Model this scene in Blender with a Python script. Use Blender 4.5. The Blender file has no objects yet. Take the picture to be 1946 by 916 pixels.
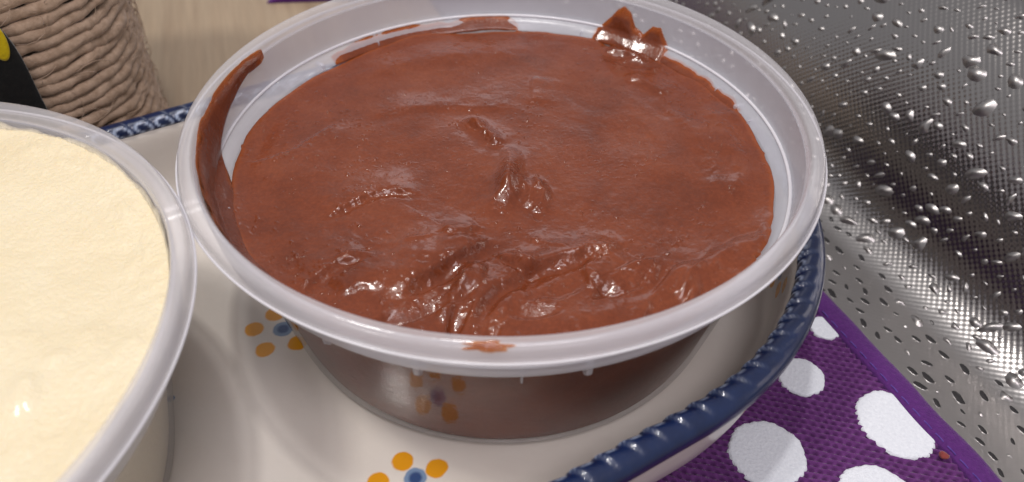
import bpy, bmesh, math, random
import numpy as np
from mathutils import Matrix, Vector

random.seed(4)
rng = np.random.default_rng(7)
S = 0.001                                   # everything below is written in millimetres
scene = bpy.context.scene
COL = scene.collection
PI = math.pi

# ------------------------------------------------------------------ camera
CAM = np.array([1.9936, -128.704, 127.043])
PITCH, ROLL, FPX = 0.7414, 0.0136, 1552.95
c_, s_ = math.cos(PITCH), math.sin(PITCH)
FW = np.array([0, c_, -s_]); UP = np.array([0, s_, c_]); RT = np.array([1.0, 0, 0])
R2 = math.cos(ROLL) * RT + math.sin(ROLL) * UP
U2 = -math.sin(ROLL) * RT + math.cos(ROLL) * UP
cd = bpy.data.cameras.new('camera')
cam = bpy.data.objects.new('camera', cd); COL.objects.link(cam)
cd.sensor_width = 36.0; cd.lens = FPX / 1946 * 36.0
cd.clip_start = 0.01; cd.clip_end = 20
m = Matrix(((R2[0], U2[0], -FW[0], CAM[0] * S), (R2[1], U2[1], -FW[1], CAM[1] * S),
            (R2[2], U2[2], -FW[2], CAM[2] * S), (0, 0, 0, 1)))
cam.matrix_world = m
cd.dof.use_dof = True; cd.dof.focus_distance = 0.153; cd.dof.aperture_fstop = 18
scene.camera = cam

# ------------------------------------------------------------------ light
w = bpy.data.worlds.new('World'); scene.world = w; w.use_nodes = True
w.node_tree.nodes['Background'].inputs[0].default_value = (0.96, 0.945, 0.98, 1)
w.node_tree.nodes['Background'].inputs[1].default_value = 0.47

def lamp(name, loc, target, size, power, col=(1, 1, 1), shape='DISK', size_y=None):
    l = bpy.data.lights.new(name, 'AREA'); l.shape = shape; l.size = size * S
    if size_y: l.size_y = size_y * S
    l.energy = power; l.color = col
    o = bpy.data.objects.new(name, l); COL.objects.link(o)
    o.location = Vector(loc) * S
    d = (Vector(target) - Vector(loc)).normalized()
    o.rotation_euler = d.to_track_quat('-Z', 'Y').to_euler()
    return o
lamp('ceiling_lamp', (-430, -110, 980), (0, 0, 20), 110, 4.6, (1, 0.95, 0.90))
lamp('added_highlight_lamp', (-90, 40, 1000), (0, 0, 20), 60, 3.2, (1, 0.97, 0.95))  # small lamp added to put white highlights on the chocolate
lamp('added_sheen_panel', (120, 1300, 520), (0, 0, 30), 800, 0.9, (0.95, 0.93, 1.0), 'RECTANGLE', 300)  # added panel, no such source known: gives sheen on the back slopes
lamp('ceiling_panel', (180, -560, 1100), (20, 0, 20), 540, 6.2, (1.0, 0.93, 0.97), 'RECTANGLE', 320)
scene.view_settings.view_transform = 'Standard'
scene.view_settings.look = 'None'
scene.view_settings.exposure = -0.03
scene.view_settings.gamma = 1.0

# ------------------------------------------------------------------ helpers
def at(x, y, z):                            # where the sight line through a photo point meets the level z
    d = ((x - 973) / FPX) * R2 + (-(y - 458) / FPX) * U2 + FW
    return CAM + d * (z - CAM[2]) / d[2]
def tag(o, label=None, cat=None, group=None, kind=None):
    if label: o['label'] = label
    if cat: o['category'] = cat
    if group: o['group'] = group
    if kind: o['kind'] = kind
    return o
def empty(name, loc=(0, 0, 0), rz=0):
    o = bpy.data.objects.new(name, None); COL.objects.link(o)
    o.location = Vector(loc) * S; o.rotation_euler = (0, 0, rz); o.empty_display_size = 0.01
    return o
def mesh(name, V, F, mat, parent=None, smooth=True, attrs=None):
    me = bpy.data.meshes.new(name)
    V = np.asarray(V, float) * S
    me.from_pydata(V.tolist(), [], F if isinstance(F, list) else F.tolist())
    if smooth: me.polygons.foreach_set('use_smooth', [True] * len(me.polygons))
    for k, a in (attrs or {}).items():
        at_ = me.attributes.new(k, 'FLOAT', 'POINT'); at_.data.foreach_set('value', np.asarray(a, np.float32))
    if mat: me.materials.append(mat)
    me.update()
    o = bpy.data.objects.new(name, me); COL.objects.link(o)
    if parent: o.parent = parent
    return o
def grid_faces(nu, nv, wrap_u=False, wrap_v=False):
    iu = np.arange(nu if wrap_u else nu - 1); iv = np.arange(nv if wrap_v else nv - 1)
    a, b = np.meshgrid(iu, iv, indexing='ij'); a = a.ravel(); b = b.ravel()
    a2 = (a + 1) % nu; b2 = (b + 1) % nv
    return np.stack([a * nv + b, a2 * nv + b, a2 * nv + b2, a * nv + b2], -1)
def lathe(profile, n=160, cx=0, cy=0):      # profile: (r, z) list, r = 0 allowed at the ends
    pr = np.array(profile, float); t = np.linspace(0, 2 * PI, n, endpoint=False)
    V = np.stack([cx + np.outer(np.cos(t), pr[:, 0]), cy + np.outer(np.sin(t), pr[:, 0]), np.tile(pr[:, 1], (n, 1))], -1)
    return V.reshape(-1, 3), grid_faces(n, len(pr), True, False)
def fine(profile, step=1.0):                # resample a profile finely with rounded corners (Chaikin)
    p = np.array(profile, float)
    for _ in range(2):
        q = [p[0]]
        for i in range(len(p) - 1):
            q += [p[i] * .75 + p[i + 1] * .25, p[i] * .25 + p[i + 1] * .75]
        q.append(p[-1]); p = np.array(q)
    return p
_tab = rng.random((64, 64, 64)).astype(np.float32)
def noise(x, y, z=0.0):                     # smooth value noise, -1..1
    x = np.asarray(x, float); y = np.asarray(y, float); z = np.zeros_like(x) + z
    out = 0
    xi, yi, zi = np.floor(x).astype(int), np.floor(y).astype(int), np.floor(z).astype(int)
    fx, fy, fz = x - xi, y - yi, z - zi
    fx, fy, fz = [f * f * f * (f * (f * 6 - 15) + 10) for f in (fx, fy, fz)]
    for dx in (0, 1):
        for dy in (0, 1):
            for dz in (0, 1):
                wgt = (fx if dx else 1 - fx) * (fy if dy else 1 - fy) * (fz if dz else 1 - fz)
                out = out + wgt * _tab[(xi + dx) & 63, (yi + dy) & 63, (zi + dz) & 63]
    return out * 2 - 1
def fbm(x, y, z=0.0, o=4, g=0.5):
    r, a, f = 0, 1, 1
    for k in range(o):
        r = r + a * noise(np.asarray(x) * f + 17.3 * k, np.asarray(y) * f + 9.1 * k, z * f + 3.7 * k); a *= g; f *= 2.03
    return r
def sstep(a, b, x):
    t = np.clip((x - a) / (b - a), 0, 1); return t * t * (3 - 2 * t)

# ------------------------------------------------------------------ materials
def mat(name):
    m = bpy.data.materials.new(name); m.use_nodes = True
    nt = m.node_tree; nt.nodes.clear()
    out = nt.nodes.new('ShaderNodeOutputMaterial')
    return m, nt, out
def N(nt, t, **kw):
    n = nt.nodes.new('ShaderNode' + t)
    for k, v in kw.items(): setattr(n, k, v)
    return n
def L(nt, a, b): nt.links.new(a, b)
def pbsdf(nt, out, color=None, rough=0.5, metal=0.0, spec=0.5, coat=0.0, coat_r=0.05):
    b = N(nt, 'BsdfPrincipled')
    if color: b.inputs['Base Color'].default_value = (*color, 1)
    b.inputs['Roughness'].default_value = rough; b.inputs['Metallic'].default_value = metal
    b.inputs['Specular IOR Level'].default_value = spec
    b.inputs['Coat Weight'].default_value = coat; b.inputs['Coat Roughness'].default_value = coat_r
    L(nt, b.outputs[0], out.inputs['Surface'])
    return b
def objco(nt, scale=(1, 1, 1), rot=(0, 0, 0)):
    tc = N(nt, 'TexCoord'); mp = N(nt, 'Mapping')
    mp.inputs['Scale'].default_value = scale; mp.inputs['Rotation'].default_value = rot
    L(nt, tc.outputs['Object'], mp.inputs['Vector'])
    return mp.outputs[0]
def tex_noise(nt, vec, scale, detail=4, rough=0.55):
    n = N(nt, 'TexNoise'); n.inputs['Scale'].default_value = scale; n.inputs['Detail'].default_value = detail
    n.inputs['Roughness'].default_value = rough
    L(nt, vec, n.inputs['Vector']); return n.outputs['Fac']
def ramp(nt, fac, stops):
    r = N(nt, 'ValToRGB'); el = r.color_ramp.elements
    while len(el) < len(stops): el.new(0.5)
    for e, (p, c) in zip(el, stops): e.position = p; e.color = (*c, 1) if len(c) == 3 else c
    L(nt, fac, r.inputs[0]); return r.outputs[0]
def bump(nt, h, strength, dist, normal=None):
    b = N(nt, 'Bump'); b.inputs['Strength'].default_value = strength; b.inputs['Distance'].default_value = dist
    L(nt, h, b.inputs['Height'])
    if normal: L(nt, normal, b.inputs['Normal'])
    return b.outputs[0]
def mixc(nt, fac, a, b):
    n = N(nt, 'MixRGB')
    for i, v in ((0, fac), (1, a), (2, b)):
        if isinstance(v, (int, float)): n.inputs[i].default_value = v
        elif isinstance(v, tuple): n.inputs[i].default_value = (*v, 1)
        else: L(nt, v, n.inputs[i])
    return n.outputs[0]
def math_(nt, op, a, b=None):
    n = N(nt, 'Math', operation=op)
    for i, v in ((0, a), (1, b)):
        if v is None: continue
        if isinstance(v, (int, float)): n.inputs[i].default_value = v
        else: L(nt, v, n.inputs[i])
    return n.outputs[0]

# milky polypropylene: part of the light goes straight through, part is scattered
def plastic(name, milk, tint=(0.80, 0.79, 0.84), rough=0.16, shine=True):
    m, nt, out = mat(name)
    tr = N(nt, 'BsdfTransparent'); tr.inputs[0].default_value = (0.97, 0.97, 0.98, 1)
    df = N(nt, 'BsdfDiffuse'); df.inputs[0].default_value = (*tint, 1)
    tl = N(nt, 'BsdfTranslucent'); tl.inputs[0].default_value = (*tint, 1)
    m1 = N(nt, 'MixShader'); m1.inputs[0].default_value = 0.45
    L(nt, df.outputs[0], m1.inputs[1]); L(nt, tl.outputs[0], m1.inputs[2])
    m2 = N(nt, 'MixShader')
    v = objco(nt)
    nz = tex_noise(nt, v, 60, 3)
    L(nt, math_(nt, 'MULTIPLY', math_(nt, 'ADD', math_(nt, 'MULTIPLY', nz, 0.5), 0.75), milk * 0.5 if milk < 0.1 else milk), m2.inputs[0])
    L(nt, tr.outputs[0], m2.inputs[1]); L(nt, m1.outputs[0], m2.inputs[2])
    if not shine:
        L(nt, m2.outputs[0], out.inputs['Surface']); return m
    gl = N(nt, 'BsdfGlossy'); gl.inputs['Roughness'].default_value = rough
    fr = N(nt, 'Fresnel'); ge = N(nt, 'NewGeometry')
    L(nt, math_(nt, 'SUBTRACT', 1.45, math_(nt, 'MULTIPLY', ge.outputs['Backfacing'], 1.45 - 1 / 1.45)), fr.inputs[0])
    bn = bump(nt, tex_noise(nt, v, 900, 2), 0.12, 0.0003)
    L(nt, bn, gl.inputs['Normal']); L(nt, bn, fr.inputs['Normal'])
    m3 = N(nt, 'MixShader'); L(nt, fr.outputs[0], m3.inputs[0])
    L(nt, m2.outputs[0], m3.inputs[1]); L(nt, gl.outputs[0], m3.inputs[2])
    L(nt, m3.outputs[0], out.inputs['Surface'])
    return m
M_wall = plastic('milky_plastic_wall', 0.46, (0.80, 0.80, 0.86), rough=0.25)
M_body = plastic('clear_plastic_body', 0.05, rough=0.07)
M_body_in = plastic('plastic_wetted_by_cream', 0.05, shine=False)
M_rim = plastic('milky_plastic_rim', 0.33, (0.90, 0.88, 0.90))
M_bead = plastic('white_plastic_edge', 0.85, (0.88, 0.87, 0.90))

def chocolate_mat(contact=False):
    m, nt, out = mat('chocolate_against_plastic' if contact else 'chocolate_cream')
    b = pbsdf(nt, out, rough=0.26, spec=0.0 if contact else 0.22, coat=0.0 if contact else 0.42, coat_r=0.08)
    v = objco(nt)
    a = tex_noise(nt, v, 75, 6, 0.65); f = tex_noise(nt, v, 1500, 3, 0.6)
    c1 = ramp(nt, a, [(0.28, (0.108, 0.022, 0.0070)), (0.5, (0.150, 0.0325, 0.0105)), (0.74, (0.188, 0.046, 0.0165))])
    c2 = ramp(nt, f, [(0.35, (0.80, 0.80, 0.80)), (0.62, (1.0, 1.0, 1.0)), (0.8, (1.25, 1.3, 1.3))])
    mx = N(nt, 'MixRGB', blend_type='MULTIPLY'); mx.inputs[0].default_value = 0.8
    L(nt, c1, mx.inputs[1]); L(nt, c2, mx.inputs[2])
    thin = N(nt, 'Attribute', attribute_name='thin')
    L(nt, mixc(nt, thin.outputs['Fac'], mx.outputs[0], (0.36, 0.085, 0.016)), b.inputs['Base Color'])
    L(nt, ramp(nt, tex_noise(nt, v, 110, 4), [(0.3, (0.20,) * 3), (0.75, (0.29,) * 3)]), b.inputs['Roughness'])
    n1 = bump(nt, f, 0.22, 0.0004)
    n2 = bump(nt, tex_noise(nt, v, 420, 3), 0.12, 0.0010, n1)
    L(nt, n2, b.inputs['Normal'])
    sp = math_(nt, 'MULTIPLY', ramp(nt, tex_noise(nt, v, 900, 2), [(0.60, (0,) * 3), (0.72, (1,) * 3)]), ramp(nt, tex_noise(nt, v, 85, 3), [(0.48, (0,) * 3), (0.62, (1,) * 3)]))
    n3 = bump(nt, sp, 0.55, 0.0007, bump(nt, tex_noise(nt, v, 500, 3), 0.10, 0.0008))
    L(nt, n3, b.inputs['Coat Normal'])
    if not contact:                          # where it is only a film on the plastic it lets light through
        tr = N(nt, 'BsdfTransparent'); tr.inputs[0].default_value = (0.95, 0.62, 0.36, 1)
        ms = N(nt, 'MixShader')
        fz = math_(nt, 'MULTIPLY', math_(nt, 'MULTIPLY', thin.outputs['Fac'], thin.outputs['Fac']), ramp(nt, tex_noise(nt, v, 600, 4), [(0.3, (0.55,) * 3), (0.65, (1.0,) * 3)]))
        L(nt, fz, ms.inputs[0]); L(nt, b.outputs[0], ms.inputs[1]); L(nt, tr.outputs[0], ms.inputs[2])
        L(nt, ms.outputs[0], out.inputs['Surface'])
    return m
M_choc = chocolate_mat(); M_choc_side = chocolate_mat(True)

def cream_mat():
    m, nt, out = mat('vanilla_cream')
    b = pbsdf(nt, out, rough=0.42, spec=0.4, coat=0.2, coat_r=0.12)
    v = objco(nt)
    L(nt, ramp(nt, tex_noise(nt, v, 70, 5, 0.6), [(0.3, (0.65, 0.555, 0.375)), (0.7, (0.68, 0.60, 0.43))]), b.inputs['Base Color'])
    b.inputs['Subsurface Weight'].default_value = 0.3
    b.inputs['Subsurface Radius'].default_value = (1.0, 0.8, 0.5); b.inputs['Subsurface Scale'].default_value = 0.002
    n1 = bump(nt, tex_noise(nt, v, 1300, 3), 0.6, 0.0005)
    L(nt, bump(nt, tex_noise(nt, v, 260, 4), 0.09, 0.0012, n1), b.inputs['Normal'])
    return m
M_cream = cream_mat()

def ceramic_mat(dots):
    m, nt, out = mat('white_glazed_stoneware')
    b = pbsdf(nt, out, rough=0.22, spec=0.5, coat=0.25, coat_r=0.06)
    v = objco(nt)
    col = ramp(nt, tex_noise(nt, v, 45, 4), [(0.3, (0.62, 0.57, 0.515)), (0.7, (0.66, 0.615, 0.56))])
    wob = N(nt, 'TexNoise'); wob.inputs['Scale'].default_value = 420; L(nt, v, wob.inputs['Vector'])
    wv = N(nt, 'VectorMath', operation='MULTIPLY_ADD')
    wv.inputs[1].default_value = (0.0007,) * 3; wv.inputs[2].default_value = (-0.00035,) * 3
    L(nt, wob.outputs['Color'], wv.inputs[0])
    pv = N(nt, 'VectorMath', operation='ADD'); L(nt, v, pv.inputs[0]); L(nt, wv.outputs[0], pv.inputs[1])
    for (c, r, kind) in dots:
        ds = N(nt, 'VectorMath', operation='DISTANCE'); ds.inputs[1].default_value = tuple(float(q) * S for q in c)
        L(nt, pv.outputs[0], ds.inputs[0])
        mr = N(nt, 'MapRange', interpolation_type='SMOOTHSTEP')
        mr.inputs['From Min'].default_value = r * S * 1.12; mr.inputs['From Max'].default_value = r * S * 0.86
        L(nt, ds.outputs['Value'], mr.inputs['Value'])
        if kind == 'o':
            col = mixc(nt, mr.outputs[0], col, (0.66, 0.285, 0.012))
        else:
            col = mixc(nt, mr.outputs[0], col, (0.17, 0.25, 0.38))
            m2 = N(nt, 'MapRange', interpolation_type='SMOOTHSTEP')
            m2.inputs['From Min'].default_value = r * S * 0.75; m2.inputs['From Max'].default_value = r * S * 0.35
            L(nt, ds.outputs['Value'], m2.inputs['Value'])
            col = mixc(nt, m2.outputs[0], col, (0.035, 0.07, 0.18))
    L(nt, col, b.inputs['Base Color'])
    L(nt, bump(nt, tex_noise(nt, v, 130, 3), 0.08, 0.002), b.inputs['Normal'])
    return m

def blue_mat():
    m, nt, out = mat('cobalt_glaze')
    b = pbsdf(nt, out, rough=0.36, spec=0.35, coat=0.40, coat_r=0.06)
    v = objco(nt)
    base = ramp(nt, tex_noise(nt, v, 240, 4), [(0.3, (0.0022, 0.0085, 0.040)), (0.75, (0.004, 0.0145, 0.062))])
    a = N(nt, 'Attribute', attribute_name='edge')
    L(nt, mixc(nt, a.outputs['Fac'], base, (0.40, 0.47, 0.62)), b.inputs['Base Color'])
    L(nt, bump(nt, tex_noise(nt, v, 900, 3), 0.15, 0.0004), b.inputs['Normal'])
    return m
M_blue = blue_mat()

def wood_mat():
    m, nt, out = mat('pale_wood_laminate')
    b = pbsdf(nt, out, rough=0.42, spec=0.4)
    tc = N(nt, 'TexCoord'); mp = N(nt, 'Mapping', vector_type='TEXTURE')
    mp.inputs['Scale'].default_value = (1, 22, 1); mp.inputs['Rotation'].default_value = (0, 0, 0.31)
    L(nt, tc.outputs['Object'], mp.inputs['Vector']); v = mp.outputs[0]
    a = tex_noise(nt, v, 130, 6, 0.65); a2 = tex_noise(nt, v, 900, 3, 0.6)
    c = ramp(nt, a, [(0.25, (0.235, 0.165, 0.105)), (0.5, (0.30, 0.225, 0.150)), (0.75, (0.345, 0.265, 0.18))])
    mx = N(nt, 'MixRGB', blend_type='MULTIPLY'); mx.inputs[0].default_value = 0.5
    L(nt, c, mx.inputs[1]); L(nt, ramp(nt, a2, [(0.3, (0.78,) * 3), (0.7, (1.1,) * 3)]), mx.inputs[2])
    L(nt, mx.outputs[0], b.inputs['Base Color'])
    L(nt, bump(nt, a2, 0.1, 0.0003), b.inputs['Normal'])
    return m
M_wood = wood_mat()

def foil_mat(grid=True):
    m, nt, out = mat('embossed_silver_foil' if grid else 'smooth_silver_foil')
    b = pbsdf(nt, out, (0.315, 0.30, 0.295), rough=0.20, metal=1.0)
    v = objco(nt)
    nb = bump(nt, tex_noise(nt, v, 120, 2), 0.06, 0.0018)
    if grid:
        uv = N(nt, 'UVMap'); sx = N(nt, 'SeparateXYZ'); L(nt, uv.outputs[0], sx.inputs[0])
        k = 2 * PI / 1.15
        a = math_(nt, 'SINE', math_(nt, 'MULTIPLY', math_(nt, 'ADD', sx.outputs[0], sx.outputs[1]), k * 0.72))
        c = math_(nt, 'SINE', math_(nt, 'MULTIPLY', math_(nt, 'SUBTRACT', sx.outputs[0], sx.outputs[1]), k * 0.72))
        mr = N(nt, 'MapRange', interpolation_type='SMOOTHSTEP'); mr.inputs['From Min'].default_value = 50; mr.inputs['From Max'].default_value = 66
        L(nt, sx.outputs[1], mr.inputs['Value'])
        nb = bump(nt, math_(nt, 'MULTIPLY', math_(nt, 'ADD', a, c), math_(nt, 'ADD', math_(nt, 'MULTIPLY', mr.outputs[0], 0.75), 0.25)), 0.17, 0.00010, nb)
    L(nt, nb, b.inputs['Normal'])
    if grid:
        rg = math_(nt, 'SUBTRACT', 0.40, math_(nt, 'MULTIPLY', mr.outputs[0], 0.18)); L(nt, rg, b.inputs['Roughness'])
    else: L(nt, ramp(nt, tex_noise(nt, v, 50, 4), [(0.3, (0.19 if grid else 0.32,) * 3), (0.7, (0.27 if grid else 0.46,) * 3)]), b.inputs['Roughness'])
    return m
M_foil = foil_mat(); M_foil2 = foil_mat(False)

def cloth_mat(name, c1, c2, rough=0.9, scale=700):
    m, nt, out = mat(name)
    b = pbsdf(nt, out, rough=rough, spec=0.2)
    v = objco(nt)
    f = tex_noise(nt, v, scale, 4, 0.65)
    L(nt, ramp(nt, f, [(0.25, c1), (0.75, c2)]), b.inputs['Base Color'])
    b.inputs['Sheen Weight'].default_value = 0.25; b.inputs['Sheen Roughness'].default_value = 0.4
    L(nt, bump(nt, f, 0.5, 0.0006), b.inputs['Normal'])
    return m
M_purple = cloth_mat('purple_cotton', (0.072, 0.016, 0.092), (0.125, 0.036, 0.155))
M_hem = cloth_mat('purple_binding', (0.058, 0.012, 0.098), (0.094, 0.021, 0.150), scale=1400)
M_dot = cloth_mat('white_flock_print', (0.56, 0.58, 0.63), (0.68, 0.70, 0.74), scale=1500)
M_thread = cloth_mat('violet_thread', (0.05, 0.02, 0.16), (0.12, 0.06, 0.28))
M_jute = cloth_mat('jute_twine', (0.31, 0.205, 0.135), (0.60, 0.44, 0.32), scale=420)
M_felt = cloth_mat('black_felt', (0.006, 0.006, 0.006), (0.014, 0.013, 0.012), scale=900)
M_yellow = cloth_mat('yellow_felt', (0.50, 0.36, 0.004), (0.62, 0.46, 0.008), scale=900)
M_core = cloth_mat('brown_jar', (0.10, 0.07, 0.05), (0.13, 0.09, 0.06))
M_crumb = cloth_mat('reddish_crumb', (0.16, 0.03, 0.03), (0.26, 0.06, 0.05))

# ------------------------------------------------------------------ the table
TZ = -8.2
nx = 24
V, F = [], []
xs = np.linspace(-1200, 1200, nx); ys = np.linspace(-900, 1500, nx)
V = np.array([(x, y, TZ) for x in xs for y in ys]); F = grid_faces(nx, nx)
tag(mesh('table_top', V, F, M_wood), 'pale beige wood-grain table top under everything', 'table top', kind='structure')

# ------------------------------------------------------------------ the foil sheet
E_ = np.array([0.387, -0.922]); NO = np.array([0.922, 0.387])   # along the mat's hem, and outward from it
S0 = 67.6
BEND0, RAD, ANG, TOP = 82.0, 15.0, math.radians(78), 120.0
def foil_point(l, q):                       # l along the bend, q along the profile (arc length from s = 30)
    l = np.asarray(l, float); q = np.asarray(q, float)
    q1 = BEND0 - 30; q2 = q1 + RAD * ANG
    a = np.clip((q - q1) / RAD, 0, ANG)
    s = 30 + np.minimum(q, q1) + RAD * np.sin(a); z = TZ + 0.35 + RAD * (1 - np.cos(a))
    r = np.maximum(q - q2, 0)
    k = 0.0125                                # the wall leans back further as it rises
    an = ANG - k * np.minimum(r, 46)
    s = s + np.cos((ANG + an) / 2) * r; z = z + np.sin((ANG + an) / 2) * r
    wv = 1.0 * np.sin(l / 31.0 + q / 40.0) * sstep(0, 30, q - q1) + 0.35 * np.sin(l / 17.0 - q / 19.0 + 1.0) * sstep(10, 45, q - q1)
    nrm_s, nrm_z = -np.sin(np.minimum(a, an)), np.cos(np.minimum(a, an))
    s = s + wv * nrm_s; z = z + wv * nrm_z
    x = s * NO[0] + l * E_[0]; y = s * NO[1] + l * E_[1]
    return np.stack([x, y, z], -1)
foil = empty('foil_sheet', (90, 30, TZ))
tag(foil, 'shiny silver foil with raised bumps curving up beside the purple dotted mat', 'foil')
off = np.array([90, 30, TZ])
nl, nq = 260, 120
ll = np.linspace(-260, 130, nl); qq = np.linspace(0, 190, nq)
Lg, Qg = np.meshgrid(ll, qq, indexing='ij')
P = foil_point(Lg.ravel(), Qg.ravel()) - off
o = mesh('sheet', P, grid_faces(nl, nq), M_foil, foil)
uvl = o.data.uv_layers.new(name='UVMap')
vi = np.zeros(len(o.data.loops), int); o.data.loops.foreach_get('vertex_index', vi)
uvv = np.stack([Lg.ravel()[vi], Qg.ravel()[vi]], -1).astype(np.float32)
uvl.data.foreach_set('uv', uvv.ravel())
md = o.modifiers.new('thickness', 'SOLIDIFY'); md.thickness = 0.0002; md.offset = -1

def bump_mesh(k):                           # one embossed bump, long axis x, about 1 mm half length
    r2 = random.Random(k)
    V = [(r2.uniform(-.2, .2), 0, 0.43)]; F = []
    n = 10; skew = r2.uniform(-.3, .3); lob = r2.uniform(.05, .22); ph0 = r2.uniform(0, 6.28); wd0 = r2.uniform(.48, .80)
    for i, (rr, h) in enumerate(((0.42, 0.37), (0.74, 0.20), (1.12, -0.05))):
        for j in range(n):
            a = 2 * PI * j / n
            wob = 1 + lob * math.sin(a * 2 + ph0) + 0.6 * lob * math.sin(a * 3 + 2 * ph0) + r2.uniform(-.10, .10)
            x = math.cos(a) * rr * wob; y = math.sin(a) * rr * wd0 * wob * (1 + skew * math.cos(a))
            V.append((x, y, h))
    for j in range(n): F.append((0, 1 + j, 1 + (j + 1) % n))
    for i in range(2):
        for j in range(n):
            a = 1 + i * n + j; b = 1 + i * n + (j + 1) % n
            F.append((a, a + n, b + n)); F.append((a, b + n, b))
    return np.array(V), F
variants = []
for k in range(12):
    Vb, Fb = bump_mesh(k)
    me = bpy.data.meshes.new('bump'); me.from_pydata((Vb * S).tolist(), [], Fb)
    me.polygons.foreach_set('use_smooth', [True] * len(me.polygons)); me.materials.append(M_foil2)
    variants.append((me, Vb, Fb))
# low ovals of the flat part, dark reflections painted into their centre colour
def dark_oval_mesh(k):
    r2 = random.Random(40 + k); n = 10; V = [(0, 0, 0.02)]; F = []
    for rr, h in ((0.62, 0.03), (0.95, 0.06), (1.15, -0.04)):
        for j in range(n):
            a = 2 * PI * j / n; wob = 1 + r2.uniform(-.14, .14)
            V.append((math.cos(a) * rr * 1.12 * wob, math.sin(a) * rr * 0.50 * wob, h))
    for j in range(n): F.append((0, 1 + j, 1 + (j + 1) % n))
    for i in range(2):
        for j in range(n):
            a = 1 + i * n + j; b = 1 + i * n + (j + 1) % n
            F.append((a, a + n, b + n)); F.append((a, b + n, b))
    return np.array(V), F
M_dark_refl = cloth_mat('dark_reflection_oval', (0.010, 0.010, 0.011), (0.030, 0.027, 0.028), rough=0.5)  # near-black colour stands in for dark reflections in the foil
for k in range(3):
    Vb, Fb = dark_oval_mesh(k)
    me = bpy.data.meshes.new('dark_oval'); me.from_pydata((Vb * S).tolist(), [], Fb)
    me.materials.append(M_foil2); me.materials.append(M_dark_refl)
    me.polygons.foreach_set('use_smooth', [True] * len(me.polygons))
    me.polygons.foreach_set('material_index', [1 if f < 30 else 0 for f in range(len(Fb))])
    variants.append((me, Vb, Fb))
tries = 0
pts = []
while tries < 14000:
    tries += 1
    l = random.uniform(-200, 110); q = random.uniform(36, 170)
    if any((l - a) ** 2 + (q - b) ** 2 < (3.0 if q < 57 else 2.7) ** 2 for a, b in pts): continue
    pts.append((l, q))
items = []
for l, q in pts:
    p = foil_point(l, q); d = p - CAM
    zc = d @ FW; px = 973 + FPX * (d @ R2) / zc; py = 458 - FPX * (d @ U2) / zc
    vis = -60 < px < 2010 and -60 < py < 980
    size = max(0.45, min(2.4, (0.9 if q < 57 else 1.12) * math.exp(random.gauss(0, 0.38))))
    if random.random() < 0.35: size *= 0.6
    t1 = foil_point(l + .3, q) - p; t1 /= np.linalg.norm(t1)
    t2 = foil_point(l, q + .3) - p; t2 /= np.linalg.norm(t2)
    nn = np.cross(t1, t2); nn /= np.linalg.norm(nn)
    if nn @ d > 0: nn = -nn
    ang = random.gauss(0.35, 0.5) if q > 57 else random.gauss(0.0, 0.25)
    is_dark_oval = q < 57 and random.random() < 0.8
    if is_dark_oval: size = max(0.6, min(1.7, random.gauss(1.12, 0.28)))
    xa = math.cos(ang) * t1 + math.sin(ang) * t2; ya = np.cross(nn, xa)
    items.append((vis, size * FPX / zc if vis else 0, p, xa, ya, nn, size, 12 + random.randrange(3) if is_dark_oval else random.randrange(12)))
items.sort(key=lambda t: -t[1])
nobj = {True: 0, False: 0}
sV, sF, nb = [], [], 0
for i, (vis, px, p, xa, ya, nn, size, k) in enumerate(items):
    R = np.stack([xa, ya, nn], -1) * size; T = p - off
    if vis and nobj[k >= 12] < 296:
        nobj[k >= 12] += 1
        b = bpy.data.objects.new('raised_bump' if k < 12 else 'dark_reflection_oval', variants[k][0]); COL.objects.link(b); b.parent = foil
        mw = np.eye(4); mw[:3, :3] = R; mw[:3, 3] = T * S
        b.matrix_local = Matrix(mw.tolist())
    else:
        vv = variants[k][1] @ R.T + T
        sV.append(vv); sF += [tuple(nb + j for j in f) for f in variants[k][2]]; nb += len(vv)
if sV:
    o = mesh('small_bumps', np.concatenate(sV), sF, M_foil2, foil); o['kind'] = 'stuff'

# ------------------------------------------------------------------ purple mat with white dots
def mat_pt(s, l, z):                        # s measured across (hem edge = S0), l along the hem
    return np.stack([s * NO[0] + l * E_[0], s * NO[1] + l * E_[1], z + 0 * s], -1)
MZ = -6.0
rug = empty('dotted_mat', (55, -30, TZ)); roff = np.array([55, -30, TZ])
tag(rug, 'purple ribbed cotton mat with white polka dots under the dish', 'mat')
def knit(s, l):                             # relief of the chunky weave: staggered deep little holes between stitches
    ca, sa = math.cos(math.radians(38)), math.sin(math.radians(38))
    a = ca * s + sa * l + 0.25 * noise(s * .3, l * .3); b = -sa * s + ca * l + 0.25 * noise(s * .3 + 9, l * .3)
    row = b / 1.32; ir = np.floor(row); fr = row - ir - 0.5
    ph = a / 1.7 + 0.5 * (ir % 2); fa = ph - np.floor(ph) - 0.5
    hole = np.exp(-((fr / 0.24) ** 2 + (fa / 0.26) ** 2))
    rib = 0.30 * np.cos(2 * PI * fr)
    return 1.15 - 1.25 * hole - 0.30 * (0.5 + 0.5 * np.cos(2 * PI * fr)) - 0.25 * np.abs(2 * fa) ** 2 + 0.12 * noise(s * .25, l * .25)
na, nbb = 380, 620
sg = np.linspace(S0 - 62, S0 - 4.5, na); lg = np.linspace(-8, 82, nbb)
Sg, Lg = np.meshgrid(sg, lg, indexing='ij')
P = mat_pt(Sg.ravel(), Lg.ravel(), MZ - 0.85 + knit(Sg.ravel(), Lg.ravel())) - roff
mesh('knit_face', P, grid_faces(na, nbb), M_purple, rug)
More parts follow.
